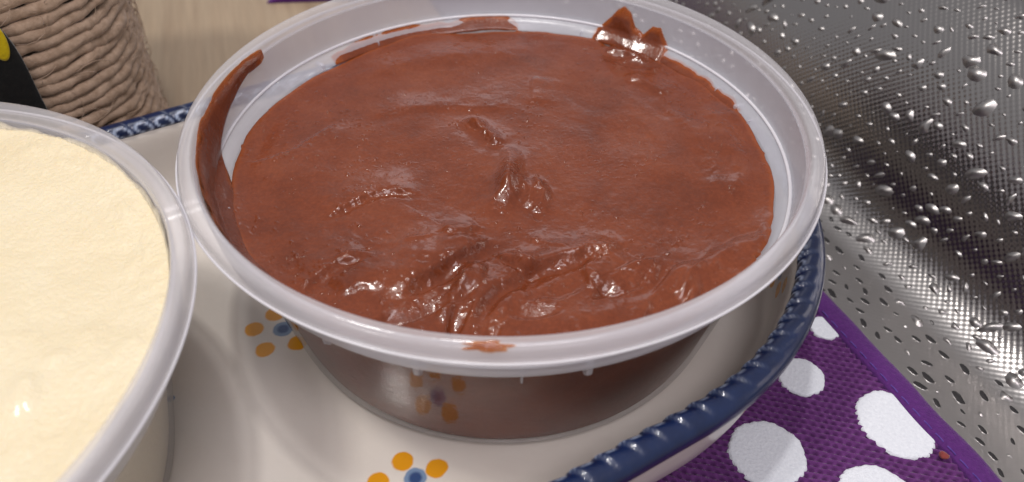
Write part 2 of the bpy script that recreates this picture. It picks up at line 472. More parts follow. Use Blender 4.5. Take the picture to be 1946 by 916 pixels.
# backing slab
bm = bmesh.new()
def slab(s0, s1, l0, l1, z0, z1):
    c = [mat_pt(np.array(a), np.array(b), np.array(0.0))[:2] for a, b in ((s0, l0), (s1, l0), (s1, l1), (s0, l1))]
    vs = [(*q, z0) for q in c] + [(*q, z1) for q in c]
    return np.array(vs), [(3, 2, 1, 0), (4, 5, 6, 7), (0, 1, 5, 4), (1, 2, 6, 5), (2, 3, 7, 6), (3, 0, 4, 7)]
V, F = slab(S0 - 100, S0 - 2, -22, 108, TZ + 0.3, MZ - 1.75)
mesh('backing', V - roff, F, M_purple, rug, smooth=False)
# hem: a folded strip with a rounded cross-section, slightly wavy
nh = 300; lh = np.linspace(-22, 108, nh)
prof = fine([(-6.1, -1.7), (-6.1, -0.2), (-5.7, 0.85), (-3.5, 1.1), (-1.2, 0.9), (-0.2, 0.2), (0.0, -0.9), (-0.3, -1.7)])
V = []
for l in lh:
    wv = 0.35 * noise(np.array(l / 9.0), np.array(3.3)); tk = 0.25 * noise(np.array(l / 3.0), np.array(8.3))
    for (ds, dz) in prof:
        V.append(mat_pt(np.array(S0 + ds * 0.98 + wv), np.array(l), np.array(MZ + dz + tk * (0.3 if dz > 0 else 0))))
mesh('hem', np.array(V) - roff, grid_faces(nh, len(prof)), M_hem, rug)
# running stitches along the inner side of the hem
for k in range(40):
    l0 = -20 + k * 3.1
    t = np.linspace(0, 1, 6); V = []
    for tt in t:
        for a in np.linspace(0, 2 * PI, 6, endpoint=False):
            V.append(mat_pt(np.array(S0 - 4.9 + 0.17 * math.cos(a)), np.array(l0 + 2.1 * tt), np.array(MZ + 0.90 + 0.12 * math.sin(PI * tt) + 0.14 * math.sin(a))))
    mesh('stitch', np.array(V) - roff, grid_faces(6, 6, False, True), M_thread, rug)
# white dots
dot_c = [(1522, 716, 4.7), (1458, 862, 7.1), (1702, 806, 7.9), (1568, 624, 3.2), (1668, 950, 7.0)]
for i, (px, py, r) in enumerate(dot_c):
    c = at(px, py, MZ)
    s0 = c[:2] @ NO; l0 = c[:2] @ E_
    rr = np.array([0, .35, .65, .85, .95, 1.0, 1.03]); hh = np.array([.30, .30, .28, .27, .26, .14, -.35])
    th = np.linspace(0, 2 * PI, 90, endpoint=False)
    V = []
    for a in th:
        edge = 1 + 0.012 * math.sin(a * 23 + i) + 0.018 * math.sin(a * 7 + 2 * i) + random.uniform(-.006, .006)
        for q, h in zip(rr, hh):
            ss = s0 + r * q * edge * math.cos(a) * (0.86 if i == 2 else 1); l_ = l0 + r * q * edge * math.sin(a)
            V.append((min(ss, S0 - 5.4), l_, MZ + h + 0.12))
    V = np.array(V)
    mesh('polka_dot', mat_pt(V[:, 0], V[:, 1], V[:, 2]) - roff, grid_faces(len(th), len(rr), True, False), M_dot, rug)
# crumb lying on the mat
c = at(1790, 873, MZ)
V, F = lathe([(0.01, 0.9), (0.7, 0.75), (1.0, 0.3), (0.8, -0.1), (0.01, -0.15)], 10)
V *= 1 + 0.25 * np.array([random.uniform(-1, 1) for _ in range(len(V))])[:, None]
o = mesh('crumb', V * 0.9, F, M_crumb); o.location = (c[0] * S, c[1] * S, (MZ + 0.95) * S)
tag(o, 'tiny reddish crumb lying on the hem of the purple mat', 'crumb')

# ------------------------------------------------------------------ glazed serving dish
AX = np.array([0.848, 0.530]); NX = np.array([-0.530, 0.848])
U0, U1, NOFF, RO = -127.0, -2.0, 0.6, 64.0
def stadium(step, r):                       # unit frames along the dish outline at radius r
    out = []; Ls = U1 - U0
    na_ = max(8, int(PI * r / step)); ns = max(2, int(Ls / step))
    for i in range(na_): out.append((U1, -PI / 2 + PI * i / na_))
    for i in range(ns): out.append((U1 - Ls * i / ns, PI / 2))
    for i in range(na_): out.append((U0, PI / 2 + PI * i / na_))
    for i in range(ns): out.append((U0 + Ls * i / ns, 3 * PI / 2))
    return out
def st_pt(u, a, r, z):
    uu = u + r * np.cos(a); nn = NOFF + r * np.sin(a)
    return np.array([AX[0] * uu + NX[0] * nn, AX[1] * uu + NX[1] * nn, z])
dish = empty('serving_dish', (-50, -30, -6)); doff = np.array([-50, -30, -6.0])
tag(dish, 'long oval white stoneware dish with blue braided rim and painted flowers', 'dish')
dots = []
def flower(cx, cy, z=0.0, petals=None, r=1.95, rb=2.05):
    dots.append(((cx, cy, z), rb, 'b'))
    for (dx, dy) in petals: dots.append(((cx + dx, cy + dy, z), r, 'o'))
A = at(538, 625, 0); pet = [at(q[0], q[1], 0) - A for q in ((483, 626), (503, 664), (565, 652), (522, 597))]
flower(A[0], A[1], 0, [(q[0], q[1]) for q in pet] + [(4.5, 4.2)])
B = at(790, 908, 0); pet = [at(q[0], q[1], 0) - B for q in ((765, 877), (830, 890), (718, 916))]
flower(B[0], B[1], 0, [(q[0], q[1]) for q in pet] + [(-2.5, -5.5), (4.0, -4.6)])
flower(-62, 22, 0, [(5.4, 1), (-1, 5.6), (-5.6, 0), (-2, -5.2), (4, -4)])
h = at(324, 757, 0); dots.append(((h[0], h[1], 0), 0.8, 'b'))
# flowers on the inner and outer side of the rounded end
def wallpt(deg, r, z): return st_pt(U1, math.radians(deg), r, z)
for (deg, z, k) in ((-43, 12.5, 'b'), (-46.5, 11.0, 'o'), (-41.5, 8.5, 'o'), (-38.5, 12.0, 'o'), (-41.0, 16.0, 'o'), (-49, 15.0, 'o'), (25, 11, 'b'), (29, 12, 'o'), (22, 14, 'o'), (23, 8, 'o')):
    dots.append((wallpt(deg, 59.0, z), 1.7 if k == 'o' else 1.6, k))
for (deg, z, k) in ((-70, 11.5, 'b'), (-74, 9.0, 'o'), (-68, 7.0, 'o'), (-66, 13, 'o')):
    dots.append((wallpt(deg, 62.2, z), 1.7 if k == 'o' else 1.6, k))
dots = [(np.array(c) - doff, r, k) for c, r, k in dots]
M_cer = ceramic_mat(dots)
body = fine([(0.0, 0.0), (40, 0.0), (47.5, 0.0), (53.5, 0.6), (57.2, 4.0), (58.6, 9.0), (59.6, 19.0), (60.4, 21.2), (62.6, 21.2), (63.2, 18.6), (62.6, 15.0), (61.9, 8.0), (60.0, 1.5), (54.0, -3.6), (49.5, -4.2), (49.0, -5.4), (46.5, -5.4), (46.0, -4.0), (0.0, -4.0)])
fr = stadium(2.2, 60)
V = np.array([st_pt(u, a, r, z) for (u, a) in fr for (r, z) in body]) - doff
mesh('dish_body', V, grid_faces(len(fr), len(body), True, False), M_cer, dish)
# braided rim: a moulded rope with overlapping scallops
fr = stadium(0.33, 62)
nseg = 26
P0 = np.array([st_pt(u, a, 62.0, 0) for u, a in fr]); seg = np.linalg.norm(np.roll(P0, -1, 0) - P0, axis=1)
arc = np.concatenate([[0], np.cumsum(seg)[:-1]]); Ltot = seg.sum(); pitch = Ltot / round(Ltot / 4.5)
V = []; edge = []
ang = np.linspace(0, 2 * PI, nseg, endpoint=False)   # 0 = outward, pi/2 = up, pi = inward
for (u, a), s in zip(fr, arc):
    for b in ang:
        act = 0.5 + 0.5 * math.cos(b - 2.1)          # strongest on the inner upper side
        act = max(0.0, math.cos(b - 2.15)) ** 2.8
        ph = (s / pitch + 0.42 * (b - 2.25) / 1.6) % 1.0
        saw = (1 - ph) if ph > 0.12 else ph / 0.12 * 0.88
        rr = 1 + act * (0.38 * saw ** 0.8 - 0.16)
        up_ = 2.2 if math.sin(b) > 0 else 0.5 + 3.6 * max(0.0, 0.5 + 0.5 * math.cos(b)); r = 62.3 + (2.9 if math.cos(b) > 0 else 2.2) * rr * math.cos(b); z = 21.1 + up_ * rr * math.sin(b)
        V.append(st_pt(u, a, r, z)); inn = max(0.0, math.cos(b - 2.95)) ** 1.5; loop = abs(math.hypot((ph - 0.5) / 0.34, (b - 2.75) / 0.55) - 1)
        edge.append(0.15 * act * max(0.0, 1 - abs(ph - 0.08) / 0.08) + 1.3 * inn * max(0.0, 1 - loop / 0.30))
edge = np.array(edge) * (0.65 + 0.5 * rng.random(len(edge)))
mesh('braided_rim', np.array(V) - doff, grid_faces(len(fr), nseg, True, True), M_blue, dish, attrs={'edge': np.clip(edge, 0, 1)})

# ------------------------------------------------------------------ plastic tubs
RIMZ = 43.1
def make_tub(name, label, loc):
    t = empty(name, loc); tag(t, label, 'tub', 'translucent plastic tubs standing in the dish')
    # tapering clear body: outside then inside
    b = fine([(0.0, 0.7), (41.5, 0.7), (42.2, 0.1), (44.0, 0.1), (45.3, 1.2), (46.0, 3.2), (50.2, 22.0), (52.0, 31.2)]) 
    b2 = fine([(51.3, 31.2), (49.5, 22.0), (45.3, 3.6), (44.6, 1.9), (43.4, 1.2), (0.0, 1.2)])
    V, F = lathe(np.concatenate([b, b2]), 180); o = mesh('body', V, F, M_body, t); o.data.materials.append(M_body_in)
    npf = len(b) + len(b2) - 1; mi = np.tile((np.arange(npf) >= len(b) - 1).astype(np.int32), 180); o.data.polygons.foreach_set('material_index', mi)
    # shoulder and wide upper wall
    s = fine([(51.9, 31.3), (53.2, 31.5), (54.6, 32.2), (55.1, 33.2), (55.4, 36.0), (55.9, 40.6)])
    s2 = fine([(55.1, 40.6), (54.7, 36.0), (54.4, 34.1), (53.9, 33.5), (52.6, 32.9), (51.2, 31.3)])
    V, F = lathe(np.concatenate([s, s2]), 180); mesh('shoulder', V, F, M_wall, t)
    # rolled rim with its skirt
    r = fine([(55.1, 40.7), (55.4, 42.2), (55.9, 42.9), (56.6, 43.15), (57.4, 43.0), (57.95, 42.5), (58.2, 41.6), (58.35, 40.6), (58.65, 40.25), (58.6, 39.95), (57.9, 39.9), (57.5, 40.6), (56.9, 41.4), (56.2, 41.3), (55.95, 40.7), (55.1, 40.65)])
    V, F = lathe(r, 220); mesh('rim', V, F, M_rim, t)
    # crisp bright edges: the skirt's lower lip and the ledge inside
    def ring(name, r0, z0, rx, rz):
        a = np.linspace(0, 2 * PI, 10, endpoint=False)
        V, F = lathe([(r0 + rx * math.cos(q), z0 + rz * math.sin(q)) for q in a] + [(r0 + rx, z0)], 200)
        mesh(name, V, F, M_bead, t)
    ring('skirt_edge', 58.62, 40.15, 0.20, 0.24)
    ring('ledge_edge', 53.95, 33.85, 0.34, 0.28)
    # short stacking ribs under the ledge
    for k, deg in enumerate((20, 142, -75, -103, 28, 13.6, 125, -86, 70, 200, 240, -40)):
        a = math.radians(deg)
        wd = 0.95 if k < 4 else 0.3; bmv = []
        pr = [(51.4, 26.8), (52.0, 27.4), (53.2, 31.9), (51.6, 31.9), (50.4, 27.2)]
        pr = [(50.9, 28.3), (52.6, 28.3), (53.7, 29.6), (54.0, 32.6), (51.5, 32.6)]
        for sgn in (-1, 1):
            for (rr, zz) in pr:
                bmv.append((rr * math.cos(a) - sgn * wd * .5 * math.sin(a), rr * math.sin(a) + sgn * wd * .5 * math.cos(a), zz))
        n = len(pr)
        fc = [tuple(range(n)), tuple(range(2 * n - 1, n - 1, -1))] + [(i, i + n, (i + 1) % n + n, (i + 1) % n) for i in range(n)]
        o = mesh('stacking_rib', bmv, fc, M_wall, t, smooth=False)
        bv = o.modifiers.new('soft', 'BEVEL'); bv.width = 0.00025; bv.segments = 2
    return t
tubA = make_tub('plastic_tub', 'translucent round plastic tub holding the glossy brown chocolate cream', (0, 0, 0))
LX, LY = -101.3, -58.8
tubB = make_tub('plastic_tub', 'translucent round plastic tub filled with smooth pale yellow cream', (LX, LY, 0))
tubB.rotation_euler = (0, 0, 0.4); tubB.scale = (1, 1, 1.024)

# ------------------------------------------------------------------ chocolate cream
def inner_r(z):                             # inside of the tub wall
    return np.interp(z, [1.3, 3.6, 22, 31.2, 31.5, 33.4, 34.2, 36, 40.6, 42.2], [44.4, 45.2, 49.4, 51.2, 51.4, 53.7, 54.3, 54.6, 55.0, 55.3])
ZC = 31.6
def poly(pts): return np.array([at(x, y, ZC)[:2] for x, y in pts])
def smooth_poly(p, n=40):
    p = np.asarray(p); t = np.concatenate([[0], np.cumsum(np.linalg.norm(np.diff(p, axis=0), axis=1))])
    tt = np.linspace(0, t[-1], n)
    q = np.stack([np.interp(tt, t, p[:, 0]), np.interp(tt, t, p[:, 1])], -1)
    for _ in range(6):
        q[1:-1] = (q[:-2] + 2 * q[1:-1] + q[2:]) / 4
    return q
def near(X, Y, q):                          # signed distance (left of travel +) and position along a polyline
    best = np.full(X.shape, 1e9); sg = np.zeros(X.shape); tp = np.zeros(X.shape)
    n = len(q) - 1
    for i in range(n):
        a, b = q[i], q[i + 1]; d = b - a; L2 = d @ d
        t = np.clip(((X - a[0]) * d[0] + (Y - a[1]) * d[1]) / L2, 0, 1)
        ex, ey = X - a[0] - t * d[0], Y - a[1] - t * d[1]
        D = ex * ex + ey * ey; mk = D < best
        best = np.where(mk, D, best); sg = np.where(mk, np.sign(d[0] * ey - d[1] * ex), sg); tp = np.where(mk, (i + t) / n, tp)
    return np.sqrt(best) * sg, tp
# ridges: photo points along the crest, height, width on the left / right of travel, (step on the right side)
RIDGES = [
    ([(612, 415), (650, 390), (700, 370), (750, 360), (805, 369)], 0.75, 5.0, 0.5, 0.3),
    ([(878, 222), (905, 236), (930, 258), (950, 280)], 1.3, 1.8, 1.2, 0.2),
    ([(915, 405), (950, 372), (968, 335), (972, 300), (955, 272)], 0.9, 2.0, 2.4, 0),
    ([(1008, 395), (1004, 365), (985, 335)], 1.0, 1.2, 1.0, 0),
    ([(1022, 404), (1032, 365), (1012, 343)], 1.1, 1.2, 1.6, 0),
    ([(838, 448), (875, 443), (912, 432)], 0.8, 2.6, 0.6, 0.2),
    ([(755, 580), (780, 542), (830, 512), (870, 492), (905, 470), (928, 448)], 2.2, 8.5, 1.1, 0.35),
    ([(838, 622), (862, 565), (885, 525), (908, 488)], 1.5, 1.5, 1.5, 0),
    ([(888, 645), (895, 600), (915, 565), (960, 535), (1010, 510), (1070, 492), (1130, 478), (1190, 455)], 1.6, 3.0, 1.0, 0.45),
    ([(930, 645), (940, 600), (965, 570), (1010, 552)], 0.8, 1.4, 2.6, 0),
    ([(945, 485), (965, 498), (1000, 515), (1025, 520)], 1.1, 1.5, 0.9, 0.2),
    ([(1000, 450), (1040, 468), (1085, 480)], 0.6, 2.4, 0.8, 0),
    ([(1150, 560), (1122, 545), (1110, 520), (1125, 492), (1180, 465)], 1.3, 0.8, 4.5, 0),
    ([(1150, 562), (1200, 550), (1238, 528), (1250, 500)], 1.0, 3.5, 0.8, 0.4),
    ([(1310, 575), (1300, 550), (1312, 525), (1345, 500), (1372, 460)], 1.2, 0.9, 3.0, 0),
    ([(1395, 545), (1425, 500), (1445, 440), (1452, 390)], 0.7, 2.5, 2.0, 0),
    ([(570, 560), (595, 532), (625, 510), (650, 498), (695, 492)], 1.0, 3.5, 0.9, 0.3),
    ([(640, 562), (680, 547), (735, 548)], 0.6, 2.6, 0.9, 0),
    ([(440, 312), (500, 306), (560, 288), (610, 252), (660, 225)], 0.55, 1.0, 6.0, 0.0),
    ([(1340, 190), (1375, 250), (1400, 320), (1410, 390)], 0.9, 4.0, 2.0, 0),
    ([(1270, 200), (1320, 250), (1355, 320), (1360, 390)], 0.6, 4.0, 2.0, 0),
    ([(1008, 195), (1015, 165), (1022, 140)], 0.5, 0.9, 4.0, 0),
    ([(1135, 75), (1165, 55), (1200, 50), (1240, 75), (1260, 110)], 2.0, 3.0, 2.8, 0),
    ([(1150, 92), (1190, 100), (1225, 115)], 1.1, 2.0, 1.0, 0.2),
    ([(1185, 140), (1230, 155), (1270, 180)], 0.8, 3.0, 1.2, 0.3),
    ([(500, 360), (560, 330), (640, 320)], 0.3, 4, 3, 0),
    ([(640, 150), (760, 120), (900, 100), (1020, 95)], 0.7, 6, 3, 0),
    ([(680, 220), (780, 200), (880, 196), (1000, 205)], 0.5, 6, 1.4, 0),
    ([(760, 465), (800, 458), (836, 450)], 0.4, 1.8, 0.7, 0),
    ([(1050, 640), (1120, 610), (1180, 590)], 0.6, 3, 2, 0),
]
RQ = [(smooth_poly(poly(p)), h, wl, wr, st) for p, h, wl, wr, st in RIDGES]
nr_, nt_ = 300, 960
rad = np.linspace(0.0, 1, nr_) ** 0.85; rad[0] = 1e-5
tt = np.linspace(0, 2 * PI, nt_, endpoint=False)
Rg, Tg = np.meshgrid(rad, tt, indexing='ij')
Redge = 51.25
X = (Rg * Redge * np.cos(Tg)); Y = (Rg * Redge * np.sin(Tg))
Z = np.full(X.shape, ZC)
rr_ = np.hypot(X, Y)
wx, wy = X + 2.2 * fbm(X / 9, Y / 9, 1.5, 2), Y + 2.2 * fbm(X / 9, Y / 9, 7.5, 2)
front = sstep(15, -30, Y)
crest = np.zeros(X.shape)
for q, h, wl, wr, st in RQ:
    jx = X + 0.35 * fbm(X / 5.5, Y / 5.5, 2.2, 2); jy = Y + 0.35 * fbm(X / 5.5, Y / 5.5, 5.2, 2)
    box = (jx > q[:, 0].min() - 16) & (jx < q[:, 0].max() + 16) & (jy > q[:, 1].min() - 16) & (jy < q[:, 1].max() + 16)
    sd, tp = near(jx[box], jy[box], q)
    wdt = np.where(sd > 0, wl, wr)
    prof = np.exp(-(np.abs(sd) / wdt) ** 1.7)
    end = sstep(-0.02, 0.22, tp) * sstep(1.02, 0.78, tp)
    add = h * prof * end * (0.85 + 0.22 * fbm(jx[box] / 4.0, jy[box] / 4.0, 3.1, 2))
    if st > 0:                              # a trough pressed in beside the steep side
        add -= h * st * np.exp(-((sd + wr * 2.2) / (wr * 1.6)) ** 2) * end
    Z[box] += add
    crest[box] = np.maximum(crest[box], np.exp(-(sd / 1.3) ** 2) * end * min(1.0, h))
# scooped facets tipped towards the camera side: photo points of the two ends, half width (mm), slope to the front, sideways slope
FACETS = [(735, 612, 890, 548, 2.3, .62, .15), (862, 640, 908, 520, 1.5, .62, .2), (1145, 560, 1238, 508, 2.0, .62, 0), (1240, 600, 1312, 520, 2.4, .58, .05),
          (1335, 575, 1425, 465, 2.8, .55, .1), (625, 505, 692, 490, 1.2, .32, .1),
          (1118, 528, 1150, 556, .9, .42, .1), (950, 490, 1010, 522, 1.4, .42, .1), (848, 555, 880, 512, 1.6, .42, .12),
          (1155, 78, 1225, 60, 2.6, .40, .1), (1180, 112, 1228, 122, 1.4, .38, .1), (890, 226, 915, 245, 1.2, .40, .15), (932, 272, 952, 270, .9, .40, 0),
          (1016, 395, 1022, 412, .8, .42, 0), (845, 446, 910, 434, .8, .40, .1), (935, 645, 955, 580, 1.3, .45, .1), (985, 600, 1060, 585, 1.6, .30, .1), (1435, 500, 1450, 440, 1.4, .5, 0),
          (1060, 560, 1110, 500, 2.6, .22, 0)]
for x0, y0, x1, y1, wd, kf, ks in FACETS:
    a_, b_ = at(x0, y0, ZC)[:2], at(x1, y1, ZC)[:2]
    d_ = b_ - a_; ln_ = math.hypot(*d_); d_ = d_ / ln_
    jx = X + 0.3 * fbm(X / 4.0, Y / 4.0, 1.1 + x0 * .01, 2); jy = Y + 0.3 * fbm(X / 4.0, Y / 4.0, 4.4 + y0 * .01, 2)
    dx, dy = jx - (a_[0] + b_[0]) / 2, jy - (a_[1] + b_[1]) / 2
    la = (dx * d_[0] + dy * d_[1]) / (ln_ / 2 + wd * .5); pe = (-dx * d_[1] + dy * d_[0]) / (wd * (1.0 + 0.25 * la))
    q = np.sqrt(la ** 2 + pe ** 2)
    mk = sstep(1.35, 0.78, q)
    cen = np.clip(la, -1.1, 1.1) * (ln_ / 2) * d_[1]                 # follow the strip, so only its cross slope tips
    Z += mk * (kf * (dy - cen * 0.8) + ks * dx * .35 - 0.2 * kf * wd)
# the pulled-up peak in the middle and its small neighbour: photo point, height, half width, reach to the back, reach to the front
for px, py, h_, sx_, bk_, fr_ in ((966, 352, 3.0, 2.3, 6.5, 4.2), (1020, 352, 1.5, 1.4, 2.0, 3.0), (905, 236, .9, 1.5, 1.5, 1.5), (1178, 62, 1.6, 2.2, 2.5, 3.0)):
    c = at(px, py, ZC); dx, dy = X - c[0] + 0.4 * fbm(X / 2.5, Y / 2.5, 3.3, 2), Y - c[1]
    Z += h_ * np.exp(-np.abs(dx / sx_) ** 1.8) * np.where(dy > 0, np.exp(-(dy / bk_) ** 2), np.exp(-(dy / fr_) ** 2))
# gentle unevenness, swirl marks that follow the spoon, fine pimples
ox_, oy_ = wx + 6, wy + 4
ro_ = np.hypot(ox_, oy_); an_ = np.arctan2(oy_, ox_)
sw = fbm(ro_ / 5.5, 1.1 * np.cos(an_ + ro_ / 40), 1.1 * np.sin(an_ + ro_ / 40), 3)
Z += 0.45 * fbm(X / 18, Y / 18, 0.4, 2) + 0.13 * sw * (0.35 + 0.5 * front + 0.6 * sstep(5, 35, X)) * sstep(4, 16, ro_) + (0.012 + 0.022 * front) * fbm(X / 1.6, Y / 1.6, 2.0, 3)
pim = np.clip(fbm(X / 0.8, Y / 0.8, 6.0, 2) - 0.75, 0, 1)
Z += 0.5 * pim * (0.1 + 1.1 * sstep(0.1, 0.6, fbm(X / 9, Y / 9, 9.0, 2) + 0.4 * front))
Z += 1.3 * sstep(0, -50, Y) * sstep(60, 0, np.abs(X)) - 0.5
Z += 0.18 * crest * fbm(X / 0.7, Y / 0.7, 3.0, 2) * sstep(-0.2, 0.5, fbm(X / 4, Y / 4, 12.0, 2))
# it creeps up and thins where it meets the wall
Z += 0.7 * sstep(47.5, 51.3, rr_) * (0.55 + 0.6 * fbm(Tg * 3, Tg * 0 + 2.0, 0.0, 3))
edge_z = Z[-1]
re = inner_r(np.clip(edge_z, 2, 40)) - 0.12
shift = sstep(0.86, 1.0, Rg)
X = X * (1 + shift * (re / Redge - 1)[None, :]); Y = Y * (1 + shift * (re / Redge - 1)[None, :])
rings = [np.stack([X, Y, Z], -1).reshape(-1, 3)]
zz = np.linspace(1, 0, 12)[1:]
for f in zz:
    zc = 1.45 + (edge_z - 1.45) * f; rc = inner_r(zc) - 0.12
    rings.append(np.stack([rc * np.cos(tt), rc * np.sin(tt), zc], -1))
rings.append(np.stack([0.02 * np.cos(tt), 0.02 * np.sin(tt), np.full(nt_, 1.45)], -1))
V = np.concatenate(rings)
nring = nr_ + len(zz) + 1
thin = np.zeros(len(V))
thin[:nr_ * nt_] = (0.45 * sstep(49.8, 51.3, rr_) ** 1.5).ravel()
choc = mesh('chocolate_cream', V, grid_faces(nring, nt_, False, True), M_choc, attrs={'thin': thin})
choc.data.materials.append(M_choc_side)
mi = np.zeros(len(choc.data.polygons), np.int32); mi[(nr_ - 1) * nt_:] = 1
choc.data.polygons.foreach_set('material_index', mi)
tag(choc, 'glossy brown chocolate cream with spoon ridges filling the tub nearest the foil', 'chocolate cream')

def on_wall(px, py, z):                     # angle round the tub of the wall point seen at that photo point
    p = at(px, py, z); return math.atan2(p[1], p[0])
def smear(name, rows, nz=16, thick=1.0, seed=0, parent=choc, rough=1.0, tmin=0.2, m_=None, film=0.0):
    """rows: (angle, z_low, z_high) along the wall; a skin of cream clinging to it."""
    rows = sorted(rows); a = np.array(rows)
    n = 120
    th = np.linspace(a[0, 0], a[-1, 0], n)
    zl = np.interp(th, a[:, 0], a[:, 1]) + rough * 0.22 * fbm(th * 9 + seed, th * 0, seed, 3)
    zh = np.interp(th, a[:, 0], a[:, 2]) + rough * 0.25 * fbm(th * 18 + seed, th * 0 + 5, seed, 3)
    zh = np.minimum(zh, 42.3); zh = np.maximum(zh, zl + 0.02)
    v = np.linspace(0, 1, nz)
    V = []; tn = []
    for side in (0, 1):
        for i in range(n):
            ends = min(1.0, i / 8, (n - 1 - i) / 8)
            for k in range(nz):
                z = zl[i] + (zh[i] - zl[i]) * v[k]
                e = min(1.0, 2.4 * (1 - v[k]) , 6.0 * v[k] + 0.12) * ends
                t = 0.0
                if side: t = (tmin * min(1, e * 3) + thick * (e ** 0.7)) * (0.8 + 0.3 * float(noise(np.array(th[i] * 7), np.array(z * 0.22), seed)))
                r = float(inner_r(z)) - 0.06 - t
                V.append((r * math.cos(th[i]), r * math.sin(th[i]), z)); tn.append(min(1.0, max(film, 1 - e * 1.6 + 0.35 * float(noise(np.array(th[i] * 20), np.array(z * 0.9), seed + 3))) * 0.95))
    F = grid_faces(n, nz); F2 = F[:, ::-1] + n * nz
    rim_ = []
    for i in range(n - 1):
        rim_.append((i * nz, i * nz + n * nz, (i + 1) * nz + n * nz, (i + 1) * nz))
        j = i * nz + nz - 1; j2 = (i + 1) * nz + nz - 1
        rim_.append((j, j2, j2 + n * nz, j + n * nz))
    return mesh(name, V, np.concatenate([F, F2, np.array(rim_)]), m_ or M_choc, parent, attrs={'thin': tn})
W_ = lambda x, y, z: on_wall(x, y, z) % (2 * PI)
rows = [(W_(503, 100, 41), 39.9, 41.7), (W_(490, 105, 41), 39.2, 42.2), (W_(460, 130, 40.5), 39.4, 42.2), (W_(432, 150, 41), 38.2, 42.2),
        (W_(405, 180, 41), 36.6, 42.1), (W_(385, 215, 41), 34.6, 42.0), (W_(373, 255, 41), 32.4, 41.9), (W_(366, 300, 41), 30.6, 41.6),
        (W_(372, 350, 41), 30.5, 41.0), (W_(400, 400, 41), 30.5, 40.2), (W_(440, 450, 41), 30.5, 39.6), (W_(500, 505, 41), 30.6, 38.4),
        (W_(580, 555, 41), 30.8, 36.5), (W_(640, 585, 41), 31.2, 34.5)]
smear('wall_smear', rows, 26, 0.85, 1.0)
rows = [(W_(640, 112, 33), 31.2, 32.6), (W_(670, 98, 33), 31.2, 33.2), (W_(720, 75, 33), 31.2, 33.6), (W_(790, 55, 34), 31.2, 33.6), (W_(850, 42, 34), 31.2, 33.1), (W_(900, 35, 34), 31.2, 33.8),
        (W_(960, 35, 34), 31.2, 33.8), (W_(985, 42, 33), 31.2, 32.6)]
smear('wall_smear', rows, 10, 0.35, 4.0, tmin=0.1)
rows = [(W_(1130, 50, 34), 31.0, 32.8), (W_(1150, 42, 35), 31.0, 34.8), (W_(1165, 38, 35), 31.0, 36.2), (W_(1180, 30, 36), 31.0, 38.6), (W_(1190, 28, 37), 31.0, 39.8), (W_(1200, 35, 37), 31.0, 38.8),
        (W_(1212, 45, 36), 31.0, 35.8), (W_(1225, 60, 35), 31.0, 34.4), (W_(1240, 65, 35), 31.0, 36.8), (W_(1252, 66, 36), 31.0, 37.2), (W_(1262, 75, 35), 31.0, 35.5), (W_(1275, 90, 34), 31.0, 33.0)]
smear('wall_smear', rows, 22, 1.0, 7.0, rough=1.3)
rows = [(W_(1265, 90, 33), 30.9, 32.9), (W_(1300, 120, 33), 30.9, 32.7), (W_(1350, 160, 33), 30.9, 32.5), (W_(1400, 205, 33), 30.9, 32.4)]
smear('wall_smear', rows, 8, 0.6, 9.0)
# stain on the front of the rim
rr = np.linspace(0, 1, 9); aa_ = np.linspace(0, 2 * PI, 48, endpoint=False)
V = []; tn = []
for a in aa_:
    e = 1 + 0.28 * math.sin(a * 2 + 1) * math.cos(a * 3) + 0.12 * math.sin(a * 7) + random.uniform(-.06, .06)
    for q in rr:
        V.append((3.3 * e * (q + 0.002) * math.cos(a), 0.75 * e * (q + 0.002) * math.sin(a), 0.16 * (1 - q ** 3) - 0.05)); tn.append(0.35 + 0.6 * q ** 2)
st = mesh('rim_smear', V, grid_faces(48, 9, True, False), M_choc, choc, attrs={'thin': tn})
p = at(922, 652, 43.0); aa = math.atan2(p[1], p[0])
st.location = (57.55 * math.cos(aa) * S, 57.55 * math.sin(aa) * S, 42.78 * S)
st.rotation_euler = (math.radians(38), 0, aa + PI / 2)

# ------------------------------------------------------------------ vanilla cream
nr2, nt2 = 110, 420
rad = np.linspace(0.0005, 1, nr2); tt2 = np.linspace(0, 2 * PI, nt2, endpoint=False)
Rg, Tg = np.meshgrid(rad, tt2, indexing='ij')
RC = 54.5; X = Rg * RC * np.cos(Tg); Y = Rg * RC * np.sin(Tg); rr_ = np.hypot(X, Y)
Z = 38.0 + 0.6 * fbm(X / 22, Y / 22, 1.2, 3) + 0.10 * fbm(X / 2.5, Y / 2.5, 3.3, 3) + 0.9 * sstep(40, 0, rr_)
Z += 1.1 * sstep(47, 54.5, rr_) * (0.7 + 0.22 * fbm(np.cos(Tg) * 5, np.sin(Tg) * 5, 2.0, 3))
Z += 0.3 * np.clip(fbm(X / 1.5, Y / 1.5, 8.0, 3), 0, 1) * sstep(42, 52, rr_)
for px, py, h_, r_ in ((45, 770, .9, 2.6), (60, 735, .6, 1.6), (110, 690, .5, 1.5), (170, 640, .35, 2.0), (90, 300, .7, 6.0)):
    c = at(px, py, 38.5) - np.array([LX, LY, 0]); Z += h_ * np.exp(-((X - c[0]) / r_) ** 2 - ((Y - c[1]) / r_) ** 2)
ez = Z[-1]; re = inner_r(ez) - 0.15
sh = sstep(0.8, 1, Rg); X *= 1 + sh * (re / RC - 1)[None, :]; Y *= 1 + sh * (re / RC - 1)[None, :]
rings = [np.stack([X, Y, Z], -1).reshape(-1, 3)]
for f in np.linspace(1, 0, 14)[1:]:
    zc = 1.45 + (ez - 1.45) * f; rc = inner_r(zc) - 0.15
    rings.append(np.stack([rc * np.cos(tt2), rc * np.sin(tt2), zc], -1))
